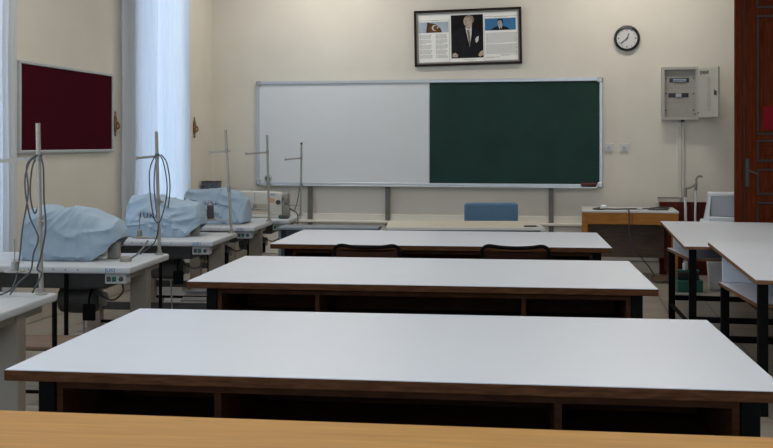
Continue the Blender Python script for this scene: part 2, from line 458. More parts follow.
# text columns as rows of fine printed lines (too small to read)
r_txt = random.Random(2)
def block(a, c, z1, z0, para):
    r = r_txt
    def f(bm):
        z = z1; k = 0
        while z > z0:
            e = c - (r.random() * .5 * (c - a) if k % para == para - 1 else r.random() * .012)
            x = a
            while x < e - .012:
                w = min(.012 + r.random() * .03, e - x)
                box(bm, tx(x), tx(x + w), -.0130, -.0121, z - .005, z); x += w + .006
            z -= .0105; k += 1
            if k % para == 0: z -= .008
    part('printed_text', M['grey_ink'], pap, f)
block(-.555, -.42, .045, -.235, 5); block(-.385, -.255, .045, -.235, 5)
block(.185, .54, .04, -.205, 12); block(.35, .54, -.215, -.235, 2); block(.185, .34, -.24, -.255, 2)
block(-.44, -.34, .212, .206, 3); block(.28, .44, .228, .22, 3); block(-.08, .07, -.262, -.268, 3); block(-.03, .04, -.278, -.283, 3)
# centre portrait: a seated man in a dark suit
flat('portrait_ground', M['photo_dark'], -.215, .145, -.245, .265)
poly('suit_shape', M['suit'], [(-.213, -.243), (-.213, -.06), (-.20, .05), (-.16, .09), (-.075, .115), (-.03, .135), (.02, .12), (.085, .08), (.125, .02), (.143, -.09), (.143, -.243)], -.0145)
poly('shirt_shape', M['shirt'], [(-.055, .115), (-.008, -.115), (.015, .03), (.018, .12), (-.01, .10)], -.0152)
poly('tie_shape', M['tie'], [(-.038, .085), (-.012, .085), (-.006, .055), (.002, -.08), (-.012, -.1), (-.032, .05)], -.0158)
poly('lapel_shape', M['photo_dark'], [(-.075, .11), (-.055, .118), (-.01, -.12), (-.03, -.09)], -.0154)
poly('lapel_shape', M['photo_dark'], [(.02, .122), (.05, .10), (.03, -.04), (.0, -.11), (.016, .03)], -.0154)
poly('pocket_square', M['shirt'], [(.055, -.03), (.07, .0), (.095, .01), (.09, -.045), (.072, -.07), (.06, -.06)], -.0156)
poly('face_shape', M['skin'], ell(-.025, .185, .048, .066, 22, .12), -.0155)
poly('neck_shape', M['skin'], [(-.045, .11), (.015, .11), (.022, .15), (-.045, .15)], -.0149)
poly('hair_shape', M['hair'], [(-.06, .225), (-.045, .25), (-.01, .262), (.03, .25), (.045, .215), (.04, .18), (.025, .165), (.022, .205), (.0, .232), (-.03, .232)], -.0162)
poly('brow_shape', M['tie'], [(-.065, .198), (-.035, .206), (-.035, .199), (-.065, .191)], -.0161)
poly('brow_shape', M['tie'], [(-.018, .206), (.012, .204), (.012, .197), (-.018, .199)], -.0161)
poly('mouth_shape', M['tie'], [(-.052, .145), (-.02, .148), (-.02, .142), (-.052, .139)], -.0161)
poly('nose_shape', M['hair'], [(-.045, .19), (-.055, .162), (-.04, .162), (-.036, .19)], -.016)
poly('hand_shape', M['skin'], [(-.205, -.23), (-.2, -.19), (-.17, -.18), (-.14, -.205), (-.145, -.235)], -.0155)
poly('hand_shape', M['skin'], [(.085, -.215), (.11, -.175), (.142, -.155), (.142, -.215), (.105, -.235)], -.0155)
# right picture: a man's bust on blue
flat('blue_picture', M['blue_print'], .175, .52, .07, .21)
poly('bust_suit', M['suit'], [(.235, .071), (.27, .10), (.32, .118), (.385, .118), (.43, .098), (.455, .071)], -.0147)
poly('bust_shirt', M['shirt'], [(.325, .112), (.345, .071), (.372, .112)], -.0154)
poly('bust_tie', M['photo_dark'], [(.343, .108), (.345, .072), (.354, .072), (.355, .108)], -.0158)
poly('bust_face', M['skin_grey'], ell(.345, .152, .03, .043, 20), -.0152)
poly('bust_hair', M['photo_dark'], [(.313, .165), (.318, .195), (.345, .207), (.375, .196), (.38, .155), (.367, .14), (.366, .175), (.345, .187), (.325, .182)], -.016)

# ------------------------------------------------------------------ wall clock
t = thing('wall_clock', 'round black-rimmed wall clock with white dial', 'clock', (.585, YB, 2.685))
def _rim(bm):
    lathe(bm, [(.138, 0), (.147, -.012), (.147, -.03), (.138, -.042), (.126, -.046), (.118, -.038), (.116, -.022), (.05, -.0215)], axis='y', n=48)
part('rim', M['clockblack'], t, _rim, True)
dial = part('dial', M['clockface'], t, lambda bm: lathe(bm, [(.117, -.0216), (.117, -.024), (.01, -.0241)], axis='y', n=48))
for k in range(12):
    w, l = (.005, .02) if k % 3 == 0 else (.003, .012)
    part('hour_mark', M['blackplastic'], dial, lambda bm: box(bm, -w, w, -.0255, -.0241, .105 - l, .105, mx=Matrix.Rotation(-2 * PI * k / 12, 4, 'Y')))
part('hour_hand', M['blackplastic'], t, lambda bm: box(bm, -.005, .005, -.0285, -.0265, -.012, .058, mx=Matrix.Rotation(math.radians(22), 4, 'Y')))
part('minute_hand', M['blackplastic'], t, lambda bm: box(bm, -.004, .004, -.031, -.029, -.015, .088, mx=Matrix.Rotation(math.radians(230), 4, 'Y')))
part('hub', M['blackplastic'], t, lambda bm: lathe(bm, [(.007, -.0242), (.007, -.033), (.003, -.034)], axis='y', n=14))

# ------------------------------------------------------------------ sockets
def socket(x, label):
    t = thing('wall_socket', label, 'socket', (x, YB, 1.43))
    bpart('plate', M['socket'], t, -.052, .052, -.012, 0, -.052, .052, bev=.004)
    part('insert', M['socket'], t, lambda bm: box(bm, -.034, .034, -.019, -.0121, -.034, .034, bev=.006))
    part('socket_well', M['grey_plastic'], t, lambda bm: lathe(bm, [(.024, -.0191), (.024, -.0205), (.006, -.021)], axis='y', n=18))
socket(.385, 'white wall socket touching the right edge of the green board')
socket(.556, 'white wall socket farther from the board, left of the electrical panel')

# ------------------------------------------------------------------ electrical panel
t = thing('electrical_panel', 'open grey electrical panel on the wall near the door', 'electrical panel', (1.165, YB, 2.045))
PX, PZ, PD = .20, .298, .11
def _case(bm):
    box(bm, -PX, PX, -.006, 0, -PZ, PZ)
    box(bm, -PX, -PX + .014, -PD, -.006, -PZ, PZ, bev=.003); box(bm, PX - .014, PX, -PD, -.006, -PZ, PZ, bev=.003)
    box(bm, -PX + .014, PX - .014, -PD, -.006, PZ - .014, PZ, bev=.003); box(bm, -PX + .014, PX - .014, -PD, -.006, -PZ, -PZ + .014, bev=.003)
    ring(bm, PX, PZ, .03, -PD - .004, -PD, bev=0)
part('case', M['panel_grey'], t, _case)
inner = bpart('inner_cover', M['panel_in'], t, -PX + .016, PX - .016, -.07, -.06, -PZ + .016, PZ - .016)
def _seams(bm):
    for z in (.065, -.10): box(bm, -PX + .02, PX - .02, -.0712, -.0701, z - .002, z + .002)
part('seam', M['machine_grey'], inner, _seams)
for (a, c, e, f) in ((-.115, .10, .125, .175), (-.125, .095, -.045, .005)):
    sl = bpart('breaker_slot', M['blackplastic'], inner, a, c, -.072, -.0701, e, f, bev=0)
for k in range(7):
    o = bpart('breaker', M['boxgrey'], inner, -.075 + k * .021, -.056 + k * .021, -.085, -.0721, .13, .165, bev=.002)
    bpart('switch_lever', M['blue_ink'], o, -.071 + k * .021, -.060 + k * .021, -.092, -.0851, .143, .155, bev=.001)
for k in range(3):
    bpart('breaker', M['boxgrey'], inner, -.045 + k * .021, -.026 + k * .021, -.085, -.0721, -.04, 0, bev=.002)
for (sx, sz) in ((-.15, .17), (.15, .17), (-.15, 0), (.15, 0), (-.15, -.19), (.15, -.19)):
    part('screw', M['rubber'], inner, lambda bm: lathe(bm, [(.009, -.0701), (.008, -.075)], (sx, 0, sz), 'y', 10))
# door leaf, opened towards the right
dr = bpart('door', M['panel_grey'], t, 0, .345, -.012, .012, -.275, .275, bev=.003)
dr.location = (PX + .004, -PD - .004, .0); dr.rotation_euler = (0, 0, math.radians(-60))
bpart('document_plate', M['panel_in'], dr, .155, .225, -.0135, -.0121, -.21, .17, bev=0)
for k in range(3):
    part('key_ring', M['rubber'], dr, lambda bm: tube(bm, [(.06 + k * .055 + .016 * math.cos(2 * PI * q / 14), -.016, .225 + .016 * math.sin(2 * PI * q / 14)) for q in range(14)], .004, 6, True))
part('latch', M['rubber'], dr, lambda bm: (box(bm, .295, .325, -.03, -.0121, -.035, .015, bev=.005), box(bm, .305, .315, -.034, -.0301, -.03, .03, bev=.002)))
part('hinge', M['steel'], t, lambda bm: (cyl(bm, (PX + .006, -PD - .006, .19), (PX + .006, -PD - .006, .25), .008, 10), cyl(bm, (PX + .006, -PD - .006, -.25), (PX + .006, -PD - .006, -.19), .008, 10)))
part('earth_wire', M['rubber'], t, lambda bm: tube(bm, smooth_path([(.15, -.08, -.235), (.20, -.13, -.22), (.24, -.16, -.2), (.26, -.165, -.195)]), .004, 6), True)
part('cable_gland', M['rubber'], t, lambda bm: cyl(bm, (.03, -.05, -PZ - .02), (.03, -.05, -PZ), .02, 12))
# conduit going down from the panel
t = thing('cable_conduit', 'white cable conduit running down the wall from the electrical panel', 'conduit', (1.19, YB, 0))
bpart('cover', M['conduit'], t, -.045, .0, -.026, 0, .14, 1.725, bev=.003)
bpart('cover', M['conduit'], t, .006, .026, -.03, 0, .14, 1.725, bev=.003)

# ------------------------------------------------------------------ things in the right far corner
# lever pipe
t = thing('standpipe', 'two thin white pipes joined by a grey swan-neck lever, below the conduit', 'pipe', (1.215, YB - .16, 0))
part('pipe', M['white_plastic'], t, lambda bm: tube(bm, [(.015, 0, 0), (.0, 0, .90)], .015, 10), True)
part('pipe', M['white_plastic'], t, lambda bm: tube(bm, [(.095, -.02, .0), (.112, 0, .96)], .012, 10), True)
part('joint', M['machine_grey'], t, lambda bm: cyl(bm, (0, 0, .88), (0, 0, .985), .02, 12))
part('swan_neck', M['machine_grey'], t, lambda bm: tube(bm, smooth_path([(0, 0, .975), (.05, -.01, .985), (.10, -.01, 1.015), (.118, -.01, 1.04), (.115, -.01, 1.075), (.135, -.01, 1.11), (.165, -.01, 1.118), (.18, -.01, 1.10)], 5), .012, 8), True)
part('swan_neck_collar', M['machine_grey'], t, lambda bm: cyl(bm, (.108, -.005, .955), (.114, -.008, 1.03), .018, 10))
# leaning panel
t = thing('leaning_board', 'dark red-brown wooden board leaning on the wall behind the wooden desk', 'board', (1.22, YB - .09, 0))
bpart('panel', M['redwood'], t, -.28, .275, -.018, .018, .0, .82, bev=.004)
for xx in (-.25, .01, .245):
    bpart('batten', M['door_wood'], t, xx - .03, xx + .03, -.034, -.0181, .0, .82, bev=.004)
t = thing('wall_rail', 'thin dark metal rail with white bracket above the leaning wooden board', 'rail', (.93, YB, .86))
bpart('bracket', M['conduit'], t, -.005, .02, -.05, 0, -.06, .01, bev=.003)
part('bar', M['machine_grey'], t, lambda bm: (cyl(bm, (-.01, -.055, .005), (.262, -.055, .005), .009, 10)), True)
part('end_bracket', M['conduit'], t, lambda bm: box(bm, .235, .255, -.06, 0, -.01, .02, bev=.003))
# swing-top bin
t = thing('waste_bin', 'white plastic swing-top bin standing beside the dark wooden door', 'bin', (1.49, 10.62, 0), math.radians(-6))
def taper(bm, w0, d0, w1, d1, z0, z1, bev=.02, seg=3):
    vs = box(bm, -1, 1, -1, 1, 0, 1)
    for v in vs:
        k = v.co.z; v.co = Vector((v.co.x * (w0 + (w1 - w0) * k), v.co.y * (d0 + (d1 - d0) * k), z0 + (z1 - z0) * k))
    es = list({e for v in vs for e in v.link_edges})
    bmesh.ops.bevel(bm, geom=es, offset=bev, segments=seg, affect='EDGES', profile=.5)
part('body', M['white_plastic'], t, lambda bm: taper(bm, .15, .13, .20, .17, 0, .66), True)
part('lid_rim', M['white_plastic'], t, lambda bm: box(bm, -.235, .215, -.19, .19, .66, .70, bev=.015, seg=2), True)
def hood(bm):
    # a hood of four tapering walls round a sunken front flap
    for s in (-1, 1):
        q = box(bm, 0, 1, -1, 1, 0, 1)
        for v in q:
            k = v.co.z; out = .20 - .05 * k; inn = .15 - .02 * k
            v.co = Vector((s * (inn + (out - inn) * v.co.x), v.co.y * (.165 - .05 * k), .70 + .26 * k))
    box(bm, -.16, .16, -.115, .115, .945, .985, bev=.012, seg=2)
    box(bm, -.16, .16, .10, .13, .70, .95)
    box(bm, -.16, .16, -.17, -.13, .70, .745, bev=.008)
part('hood', M['white_plastic'], t, hood, True)
part('flap', M['grey_plastic'], t, lambda bm: box(bm, -.135, .135, -.105, -.09, .745, .945, bev=.003, mx=Matrix.Translation((0, 0, 0))))
# wooden desk against the back wall
t = thing('wooden_desk', 'orange-brown wooden desk with grey top against the back wall', 'desk', (.575, 10.90, 0), math.radians(0))
dw, dd, dh = .50, .68, .765
bpart('tabletop', M['laminate_grey'], t, -dw, dw, 0, dd, dh - .022, dh, bev=.003)
o = bpart('front_apron', M['orange_wood'], t, -dw + .06, dw - .005, .004, .026, dh - .145, dh - .023)
bpart('drawer_gap', M['carve'], o, .02, .024, .002, .0045, dh - .14, dh - .03, bev=0)
bpart('side_panel', M['orange_wood'], t, -dw, -dw + .022, .07, dd - .01, dh - .16, dh - .023)
bpart('side_panel', M['orange_wood'], t, dw - .022, dw, .07, dd - .01, dh - .16, dh - .023)
for (a, c) in ((-dw, .0), (dw - .07, .0), (-dw, dd - .07), (dw - .07, dd - .07)):
    bpart('leg', M['orange_wood'], t, a, a + .06, c + .003, c + .063, 0, dh - .024, bev=.004)
bpart('back_panel', M['seatwood'], t, -dw + .06, dw - .06, dd - .03, dd - .015, .20, dh - .03)
bpart('end_board', M['door_wood'], t, dw - .10, dw - .075, .06, dd - .07, .08, dh - .03)
bpart('foot_rest', M['seatwood'], t, dw - .28, dw - .02, .02, .10, .03, .075)
# charger and cable on the desk
t = thing('power_cable', 'coiled dark cable on the wooden desk top with its end hanging in front', 'cable', (.575, 10.90, dh))
part('coil', M['cable'], t, lambda bm: tube(bm, smooth_path([(-.25, .12, .012), (-.16, .07, .012), (-.02, .14, .012), (.12, .16, .014), (.22, .12, .02), (.31, .18, .03), (.38, .26, .026), (.40, .18, .012), (.31, .10, .012), (.2, .14, .012), (.25, .30, .014), (.36, .36, .014), (.42, .24, .018)], 5), .0085, 7), True)
part('loose_end', M['cable'], t, lambda bm: tube(bm, smooth_path([(-.02, .14, .012), (-.02, .05, .010), (-.015, -.012, .006), (-.01, -.018, -.06), (-.01, -.016, -.22), (.03, -.01, -.36), (.12, .02, -.50), (.20, .04, -.60), (.26, .05, -.70)], 5), .0065, 7), True)
part('cable_clip', M['boxgrey'], t, lambda bm: box(bm, .08, .14, .13, .17, .001, .022, bev=.005))
t = thing('power_adapter', 'small white plug adapter lying beside the coiled cable on the wooden desk', 'adapter', (.575 - .27, 11.06, dh))
bpart('plug_body', M['white_plastic'], t, -.035, .035, -.03, .03, 0, .05, bev=.012)
part('plug_lead', M['cable'], t, lambda bm: tube(bm, smooth_path([(-.035, 0, .02), (-.09, -.02, .012), (-.11, -.07, .012), (-.05, -.10, .010), (.01, -.06, .010)], 5), .0085, 7), True)
# green crate with bottles, under the right tables
t = thing('green_crate', 'dark green plastic crate with black sides on the floor by the wooden desk', 'crate', (1.10, 10.35, 0), math.radians(4))
def crate(bm):
    box(bm, -.11, .13, -.12, .12, 0, .02, bev=.004)
    box(bm, -.11, .13, -.125, -.11, .02, .13, bev=.003); box(bm, -.11, .13, .11, .125, .02, .13, bev=.003)
    box(bm, -.11, -.095, -.11, .11, .02, .13, bev=.003); box(bm, .115, .13, -.11, .11, .02, .13, bev=.003)
part('tray', M['green'], t, crate)
bpart('black_insert', M['blackplastic'], t, -.093, .11, -.02, .10, .02, .20, bev=.004)
bpart('front_rim', M['white_plastic'], t, -.112, .132, -.132, -.1255, 0, .012)
bpart('slanted_lid', M['green'], t, -.095, .12, .0, .10, .201, .215)
for i, (x, lb) in enumerate(((-.02, 'small white bottle standing on the green crate, left one of two'), (.055, 'small white bottle standing on the green crate, right one of two'))):
    q = thing('bottle', lb, 'bottle', (1.10 + x, 10.40, .2155))
    part('bottle_body', M['white_plastic'], q, lambda bm: lathe(bm, [(.02, 0), (.022, .01), (.022, .06), (.012, .075), (.01, .078)], n=14), True)
    part('cap', M['boxgrey'], q, lambda bm: lathe(bm, [(.012, .0781), (.012, .095)], n=12), True)

# ------------------------------------------------------------------ door
d = struct(obj('door_1', (lambda bm: (box(bm, 0, 1.10, -.022, .022, .02, DH - .05, bev=.004), bm)[1])(B()), M['door_wood']))
d.location = (1.520, 10.16, 0)
bpart('edge_moulding', M['door_wood'], d, .0, .075, -.034, -.0221, .02, DH - .05, bev=.006)
bpart('stile_bead', M['carve'], d, .078, .09, -.032, -.0221, .02, DH - .05, bev=.003)
def pan(z0, z1):
    o = part('panel_moulding', M['carve'], d, lambda bm: (box(bm, .20, 1.0, -.034, -.0221, z1 - .028, z1, bev=.006), box(bm, .20, 1.0, -.034, -.0221, z0, z0 + .028, bev=.006),
                                                   box(bm, .20, .225, -.034, -.0221, z0 + .028, z1 - .028, bev=.006), box(bm, .975, 1.0, -.034, -.0221, z0 + .028, z1 - .028, bev=.006)))
    part('raised_panel', M['door_wood'], o, lambda bm: box(bm, .26, .94, -.03, -.0221, z0 + .06, z1 - .06, bev=.008))
pan(2.78, 3.2); pan(1.56, 2.72); pan(1.30, 1.52); pan(.98, 1.24); pan(.15, .92)
M['handle'] = mat('dark_handle_metal', (.055, .045, .038), .45, metal=.3)
hp = bpart('handle_plate', M['handle'], d, .095, .135, -.034, -.0222, 1.06, 1.34, bev=.006)
part('handle_lever', M['handle'], hp, lambda bm: tube(bm, smooth_path([(.115, -.03, 1.22), (.115, -.075, 1.22), (.14, -.085, 1.215), (.20, -.085, 1.19)], 4), .010, 8), True)
o = bpart('plaque', M['red_plaque'], d, .255, .46, -.0385, -.0345, 1.61, 1.84); o['label'] = 'plain red plaque'

# ------------------------------------------------------------------ central work tables (three alike)
def work_table(label):
    t = thing('work_table', label, 'table', group='long white work tables')
    L, D, H = 2.45 / 2, 1.21 / 2, .75
    bpart('edge_band', M['edge'], t, -L, L, -D, D, H - .036, H - .0025, bev=.002)
    bpart('tabletop', M['laminate'], t, -L + .003, L - .003, -D + .003, D - .003, H - .0025, H, bev=0)
    xl, xr = -L + .125, L - .10            # leg centres
    for x in (xl, xr):
        for sy in (-1, 1):
            y = sy * (D - .07)
            bpart('leg', M['black'], t, x - .028, x + .028, y - .028, y + .028, 0, H - .037, bev=.003)
    def rails(bm):
        for sy in (-1, 1):
            box(bm, xl + .029, xr - .029, sy * (D - .07) - .02, sy * (D - .07) + .02, .12, .16)
        for x in (xl, xr):
            box(bm, x - .02, x + .02, -D + .099, D - .099, .12, .16)
            box(bm, x - .02, x + .02, -D + .099, D - .099, H - .08, H - .037)
    part('stretcher', M['black'], t, rails)
    ba, bb_ = xl + .031, xr - .031; z0, z1 = .50, H - .046
    def shell(bm):
        box(bm, ba, bb_, -D + .05, D - .05, z1 - .022, z1, bev=.001); box(bm, ba, bb_, -D + .05, D - .05, z0, z0 + .022, bev=.001)
        box(bm, ba, ba + .022, -D + .05, D - .05, z0 + .022, z1 - .022, bev=.001); box(bm, bb_ - .022, bb_, -D + .05, D - .05, z0 + .022, z1 - .022, bev=.001)
        box(bm, ba + .022, bb_ - .022, -.008, .008, z0 + .022, z1 - .022)
    sh = part('shelf_box', M['cubby'], t, shell)
    for x in (ba + (bb_ - ba) * .25, ba + (bb_ - ba) * .75):
        part('divider', M['cubby'], sh, lambda bm: box(bm, x - .011, x + .011, -D + .055, -.009, z0 + .022, z1 - .022))
        part('divider', M['cubby'], sh, lambda bm: box(bm, x - .011, x + .011, .009, D - .055, z0 + .022, z1 - .022))
    def ft(bm):
        for sy in (-1, 1): box(bm, xl + .029, xr - .029, sy * (D - .07) - .012, sy * (D - .07) + .012, z1 + .0005, H - .037)
    part('top_rail', M['black'], t, ft)
    return t
A3 = math.radians(3.9)
wt = work_table('front long white work table with brown edge, nearest the honey-coloured desk')
wt.location = (-.640, 3.645, 0); wt.rotation_euler = (0, 0, A3)
dup(wt, (-.850, 5.715, 0), A3, 'second long white work table from the front, with brown chairs behind it')
dup(wt, (-1.005, 7.70, 0), A3, 'farthest long white work table with brown chairs pushed in, before the cream desk')

# honey-coloured desk in the foreground
t = thing('wooden_table', 'honey-coloured wooden table top filling the bottom edge of the picture', 'table', (-.62, 2.085, 0), math.radians(3.5))
bpart('tabletop', M['desk_wood'], t, -1.22, 1.22, -.40, .48, .725, .75, bev=.003)
for sx in (-1, 1):
    for sy in (-1, 1): bpart('leg', M['orange_wood'], t, sx * 1.12 - .03, sx * 1.12 + .03, .04 + sy * .38 - .03, .04 + sy * .38 + .03, 0, .724)
bpart('apron', M['orange_wood'], t, -1.08, 1.08, .40, .42, .63, .724)

# ------------------------------------------------------------------ right-hand tables
def side_table(label, loc, rz, L, H, y0, y1, drop0, drop1, xb):
    """y0, y1: front and back legs; drop: how far the sloping shelf lies below the top there"""
    t = thing('frame_table', label, 'table', loc, rz, 'black framed tables on the right')
    W = 1.22
    bpart('edge_band', M['edge_light'], t, 0, W, 0, L, H - .024, H - .002, bev=.0015)
    bpart('tabletop', M['laminate'], t, .003, W - .003, .003, L - .003, H - .002, H, bev=0)
    xf = .07
    for (y, x) in ((y0, xf), (y0, W - xf), (y1, xb), (y1, W - xb)):
        top = H - .025 if y == y0 else H - drop1 - .024
        bpart('leg', M['black'], t, x - .026, x + .026, y - .026, y + .026, 0, top, bev=.003)
    tilt = Matrix.Translation((0, y0, H - drop0)) @ Matrix.Rotation(math.atan2(drop0 - drop1, y1 - y0), 4, 'X')
    D = y1 - y0
    def fr(bm):
        for a, b in ((xf, xb), (W - xf, W - xb)):
            tube(bm, [(a, y0 + .027, .12), (b, y1 - .027, .12)], .022, 4)
        for y, x in ((y0, xf), (y1, xb)):
            box(bm, x + .027, W - x - .027, y - .018, y + .018, .16, .20)
        for x in (.085, W - .085):
            box(bm, x - .016, x + .016, .027, D - .027, -.052, -.0205, mx=tilt)
    part('frame_rail', M['black'], t, fr)
    def board(bm, g, ya, yb, za, zb):
        for v in box(bm, 0, 1, 0, 1, za, zb):
            k = v.co.y
            left = .045 + (xb - .038 - .045) * k + g; right = W - .045 - g
            v.co = tilt @ Vector((left if v.co.x < .5 else right, ya + (yb - ya) * k, v.co.z))
    e = part('shelf', M['edge_light'], t, lambda bm: board(bm, 0, .027, D + .03, -.02, 0))
    part('shelf_surface', M['laminate'], e, lambda bm: board(bm, .003, .03, D + .027, .0001, .0015))
    bpart('support_panel', M['laminate'], t, .02, W - .05, y1 + .005, y1 + .022, H - drop1 + .003, H - .025)
    return t
side_table('far white table with black frame, right of the wooden desk, before the white bin', (.784, 7.59, 0), math.radians(-.6), 2.41, .73, .10, 1.16, .10, .135, .008)
side_table('near white table with black frame at the right picture edge', (.932, 5.53, 0), math.radians(-.5), 2.05, .765, .20, 1.43, .16, .21, .036)

# stool under the near right table
t = thing('stool', 'black steel stool tucked under the near right table', 'stool', (1.36, 6.75, 0), math.radians(8))
for sx in (-1, 1):
    for sy in (-1, 1):
        part('leg', M['black'], t, lambda bm: tube(bm, [(sx * .16, sy * .16, 0), (sx * .14, sy * .14, .43)], .0125, 10), True)
part('footrest_ring', M['black'], t, lambda bm: tube(bm, [(-.152, -.152, .22), (.152, -.152, .22), (.152, .152, .22), (-.152, .152, .22)], .009, 8, True))
bpart('seat', M['seatwood'], t, -.17, .17, -.17, .17, .431, .455, bev=.008)

# ------------------------------------------------------------------ school chairs
def chair(label):
    t = thing('school_chair', label, 'chair', group='brown school chairs')
    r = .0125
    # facing +Y (towards the board); back at -Y
    w = .225
    back = [(-w + .02, -.16, .45), (-w, -.20, .60), (-w, -.222, .74), (-w + .012, -.226, .782), (-w + .05, -.228, .80), (-.10, -.236, .792), (0, -.24, .788),
            (.10, -.236, .792), (w - .05, -.228, .80), (w - .012, -.226, .782), (w, -.222, .74), (w, -.20, .60), (w - .02, -.16, .45)]
    part('back_frame', M['black'], t, lambda bm: tube(bm, smooth_path(back, 5), r, 10), True)
    for sx in (-1, 1):
        part('leg', M['black'], t, lambda bm: tube(bm, [(sx * (w - .02), -.16, .45), (sx * (w - .01), -.21, 0)], r, 10), True)
        part('leg', M['black'], t, lambda bm: tube(bm, [(sx * (w - .03), .17, .43), (sx * (w - .01), .20, 0)], r, 10), True)
    def sf(bm):
        tube(bm, [(-w + .02, -.16, .43), (w - .02, -.16, .43), (w - .03, .17, .43), (-w + .03, .17, .43)], r, 8, True)
    part('seat_frame', M['black'], t, sf)
    def seat(bm):
        n = 10; g = []
        for i in range(n + 1):
            row = []
            for j in range(n + 1):
                x = (i / n - .5) * .42; y = (j / n - .5) * .40
                row.append(bm.verts.new((x, y + .01, .448 + .02 * (x / .21) ** 2 - (.02 * ((y - .12) / .08) ** 2 if y > .12 else 0))))
            g.append(row)
        fs = [bm.faces.new((g[i][j], g[i + 1][j], g[i + 1][j + 1], g[i][j + 1])) for i in range(n) for j in range(n)]
        bmesh.ops.solidify(bm, geom=fs, thickness=.012)
    part('seat', M['ply'], t, seat, True)
    def bk(bm):
        n = 10; g = []
        for i in range(n + 1):
            row = []
            for j in range(7):
                x = (i / n - .5) * .41; z = .58 + .19 * j / 6 - .012 * (1 - (x / .2) ** 2) * (j / 6)
                row.append(bm.verts.new((x, -.205 - .028 * (j / 6) - .014 * (1 - (x / .205) ** 2), z)))
            g.append(row)
        fs = [bm.faces.new((g[i][j], g[i + 1][j], g[i + 1][j + 1], g[i][j + 1])) for i in range(n) for j in range(6)]
        bmesh.ops.solidify(bm, geom=fs, thickness=.010)
    part('backrest', M['ply'], t, bk, True)
    return t
ch = chair('brown school chair with black tube frame, right of the two at the farthest white table')
ch.location = (-.405, 6.91, 0); ch.rotation_euler = (0, 0, math.radians(4))
dup(ch, (-1.385, 6.76, 0), math.radians(5), 'brown school chair with black tube frame, left of the two at the farthest white table')

# blue teacher's chair
t = thing('office_chair', 'blue upholstered chair behind the cream desk, under the green chalkboard', 'chair', (-.80, 10.05, 0), math.radians(12))
def bb(bm):
    box(bm, -.275, .275, -.035, .035, .50, .875, bev=.03, seg=3)
    for v in bm.verts: v.co.y += .12 * ((v.co.x / .275) ** 2) * -.35 + .25
part('backrest', M['blue_chair'], t, bb, True)
part('seat', M['blue_chair'], t, lambda bm: box(bm, -.25, .25, -.25, .22, .42, .50, bev=.03, seg=3), True)
part('column', M['blackplastic'], t, lambda bm: (cyl(bm, (0, 0, .10), (0, 0, .42), .028, 14)), True)
part('back_bracket', M['blackplastic'], t, lambda bm: tube(bm, smooth_path([(0, .1, .415), (0, .30, .40), (0, .33, .5), (0, .30, .62)], 4), .018, 8), True)
for k in range(5):
    a = 2 * PI * k / 5 + .3
    part('base_arm', M['blackplastic'], t, lambda bm: (tube(bm, [(0, 0, .10), (.27 * math.cos(a), .27 * math.sin(a), .065)], [.025, .016], 8), lathe(bm, [(.01, -.02), (.03, -.012), (.03, .012), (.01, .02)], (.27 * math.cos(a), .27 * math.sin(a), .03), 'x', 12)), True)

# cream teacher's desk
t = thing('teacher_desk', 'cream-topped teacher desk in front of the blue chair', 'desk', (-.945, 8.70, 0), math.radians(8.5))
bpart('tabletop', M['cream'], t, -.69, .69, -.05, .70, .728, .752, bev=.004)
bpart('edge_band', M['laminate_grey'], t, -.691, .691, -.054, -.0505, .728, .75, bev=.001)
bpart('front_panel', M['bluegrey'], t, -.63, .63, -.01, .01, .25, .727)
for sx in (-1, 1):
    bpart('side_panel', M['bluegrey'], t, sx * .642 - .012, sx * .642 + .012, -.02, .62, .0, .727)
t = thing('pen', 'small dark object lying at the right end of the cream desk', 'pen', (-.385, 8.83, .752), math.radians(15))
part('barrel', M['dark_ink'], t, lambda bm: box(bm, -.055, .055, -.022, .022, 0.0, .012, bev=.004))
part('tip', M['boxgrey'], t, lambda bm: box(bm, .0555, .075, -.015, .015, 0.0, .01, bev=.003))
t = thing('side_desk', 'blue-grey low desk left of the cream desk, behind the farthest white table', 'desk', (-2.15, 8.60, 0), math.radians(4))
bpart('tabletop', M['bluegrey'], t, -.45, .45, -.05, .27, .715, .738, bev=.004)
for sx in (-1, 1): bpart('side_panel', M['bluegrey'], t, sx * .43 - .012, sx * .43 + .012, -.02, .24, .0, .714)
bpart('back_panel', M['bluegrey'], t, -.41, .41, .20, .22, .25, .714)

